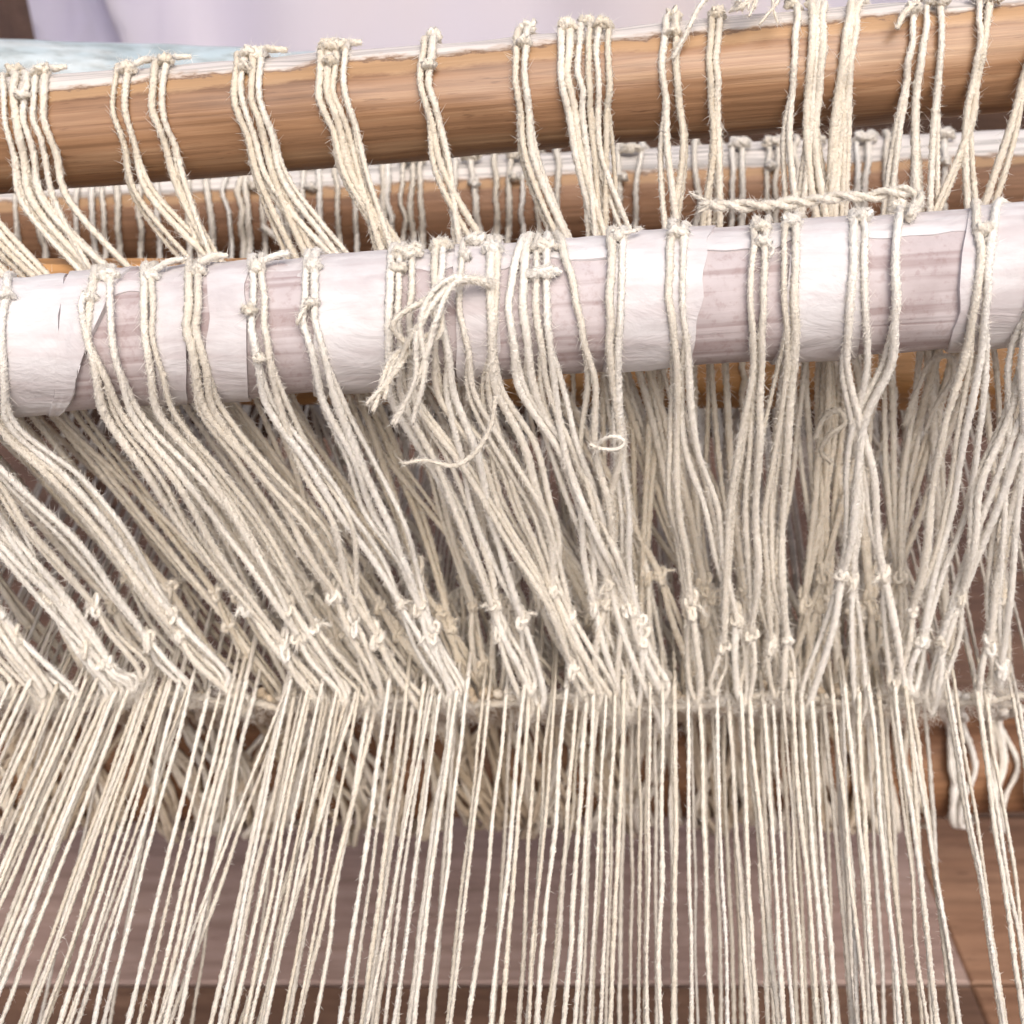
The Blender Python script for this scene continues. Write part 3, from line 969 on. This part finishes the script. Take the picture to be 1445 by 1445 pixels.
def nth(k):
    if k < 12: return ORD[k]
    return "%d%s" % (k + 1, {1: "st", 2: "nd", 3: "rd"}.get((k + 1) % 10 if (k + 1) not in (11, 12, 13) else 0, "th"))


BACKX = list(np.arange(836, 1312, 15.5) + nr.normal(0, 3.5, 31)) + [60, 150, 225, 330, 405, 560, 640, 720]
N1 = len(ALL)
ALL += [(float(x), interp(x, SL) * .62) for x in BACKX]
WLAB = {}
bot = sorted((x + s_ * 400, n_) for n_, (x, s_) in enumerate(ALL))
ins = [n_ for xb_, n_ in bot if 0 <= xb_ < 1445]
left_out = [n_ for xb_, n_ in bot if xb_ < 0]
right_out = [n_ for xb_, n_ in bot if xb_ >= 1445]
for k, n_ in enumerate(ins):
    x, s_ = ALL[n_]
    look = "slanting steeply left" if s_ < -.3 else "leaning left" if s_ < -.1 else "leaning slightly left" if s_ < -.03 else "nearly straight" if s_ < .03 else "leaning slightly right" if s_ < .1 else "leaning right"
    if k <= len(ins) // 2: pl_ = nth(k) + " from the left along the bottom edge"
    else: pl_ = nth(len(ins) - 1 - k) + " from the right along the bottom edge"
    WLAB[n_] = "thin cream %swarp thread %s, %s" % ("rear " if n_ >= N1 else "", look, pl_)
for k, n_ in enumerate(reversed(left_out)):
    WLAB[n_] = "thin warp thread leaving by the left edge, %s up from the lower left corner" % nth(k)
for k, n_ in enumerate(right_out):
    WLAB[n_] = "thin warp thread leaving by the right edge, %s up from the lower right corner" % nth(k)
for n_, (x, s) in enumerate(ALL):
    yh = rnd.uniform(955, 995)
    layer = rnd.random()
    Ye = .262 + .006 * layer
    fr = .178 + .012 * layer

    def X(y): return x + s * (y - 1045)
    if n_ >= N1:            # the lower half of the shed, farther from the camera
        yh, Ye, fr = rnd.uniform(965, 1000), .292, .232
    front = [at(X(yh), yh, Ye)]
    for y in (1060, 1150, 1240, 1340, 1445, 1560):
        f = (y - yh) / (1445 - yh)
        front.append(at(X(y) + rnd.gauss(0, 1.3), y, Ye + (fr - Ye) * f))
    p0 = front[0]
    z = p0[2] + rnd.uniform(-.004, .012)
    xb = p0[0] + (at(X(560), 560, .5)[0] - p0[0]) * .9
    back = [p0, p0 + (np.array([xb, .53, z]) - p0) * .25 + np.array([0, 0, rnd.gauss(0, .001)]), np.array([xb, .53, z])]
    r = .00071 * rnd.uniform(.82, 1.2)
    mb = MB()
    yarn(mb, front, r, .0011, 7, 2, 5, 3.5, .0008, .09)
    yarn(mb, back, r * .95, .003, 5, 2, 8, .3, .0009, .1)
    dr_ = front[-1] - front[1]          # the warp goes on towards the weaver, below the frame
    yarn(mb, [front[-1], front[-1] + dr_ * .8, front[-1] + dr_ * 1.9 + np.array([0, -.02, .03])], r, .004, 5, 2, 8, 0, .0009, .05)
    o = mb.build("warp_thread", M_WARP, origin=p0)
    tag(o, WLAB[n_], "thread", "warp threads coming towards the viewer")


# ------------------------------------------------------------------ slack lower loops on the lower bar
GL = "slack loops round the lower bar"
LX = list(np.linspace(-120, 1265, 96) + nr.normal(0, 8, 96)) + [1330, 1345, 1398, 1415, 1470]
RLAB = ["white slack loop over dark wood just right of the loop tangle", "white slack loop crossing its left neighbour over dark wood",
        "white slack loop between two gaps of bare dark wood", "white slack loop second from right on the lower bar", "white slack loop at the right edge of the lower bar"]
for x in LX:
    near = min(EYES, key=lambda e: abs(e[1] - x) + (0 if e[0] is BAR_W else 40))
    p0 = at(x + rnd.gauss(0, 4), 985 + rnd.gauss(0, 8), .272)
    w = rnd.uniform(25, 120) * (1 if x < 760 else .4) * rnd.choice((1, 1, -1))
    if x > 1300: w *= .4
    pts = [p0, at(x + w * .15, 1010, .315)]
    for ph, fx in ((70, .4), (35, .75), (5, 1.0), (-25, 1.15), (-60, 1.1)):
        pts.append(ROD_L.px(x + w * fx + rnd.gauss(0, 5), R_(ph), .0016 + abs(rnd.gauss(0, .003)))[1])
    pts.append(ROD_L.px(x + w * .9, R_(-120), .0016)[1])
    mb = MB()
    yarn(mb, pts, .0014 * rnd.uniform(.9, 1.3), .0024, 6, 2, 8, .8, .0014, .25)
    # returning side of the loop
    pts2 = [p + RT * rnd.gauss(.003, .002) + FW * rnd.gauss(0, .001) for p in pts]
    yarn(mb, pts2, .0013, .0024, 6, 2, 8, .8, .0014, .25)
    o = mb.build("lower_heddle_loop", (M_BEIGE if rnd.random() < .7 else M_CREAM) if x < 1300 else M_CORD, origin=p0)
    tag(o, "slack beige cord loop tangled round the blurred lower bar" if x < 1300 else RLAB.pop(0), "loop", GL)

# fuzzy cord through the lower ends of the heddles
mb = MB()
for k_ in range(2):
    pts = [at(x, 990 + 5 * math.sin(x * .021 + k_ * 2) + rnd.gauss(0, 4), .270 + .004 * k_ + rnd.gauss(0, .0012)) for x in range(-180, 1640, 45)]
    yarn(mb, pts, .0011, .0015, 7, 2, 6, 30, .0018, .3)
o = mb.build("lacing_cord", M_CORD, origin=pts[20])
tag(o, "fuzzy whitish cord running across the lower ends of the heddles", "cord")
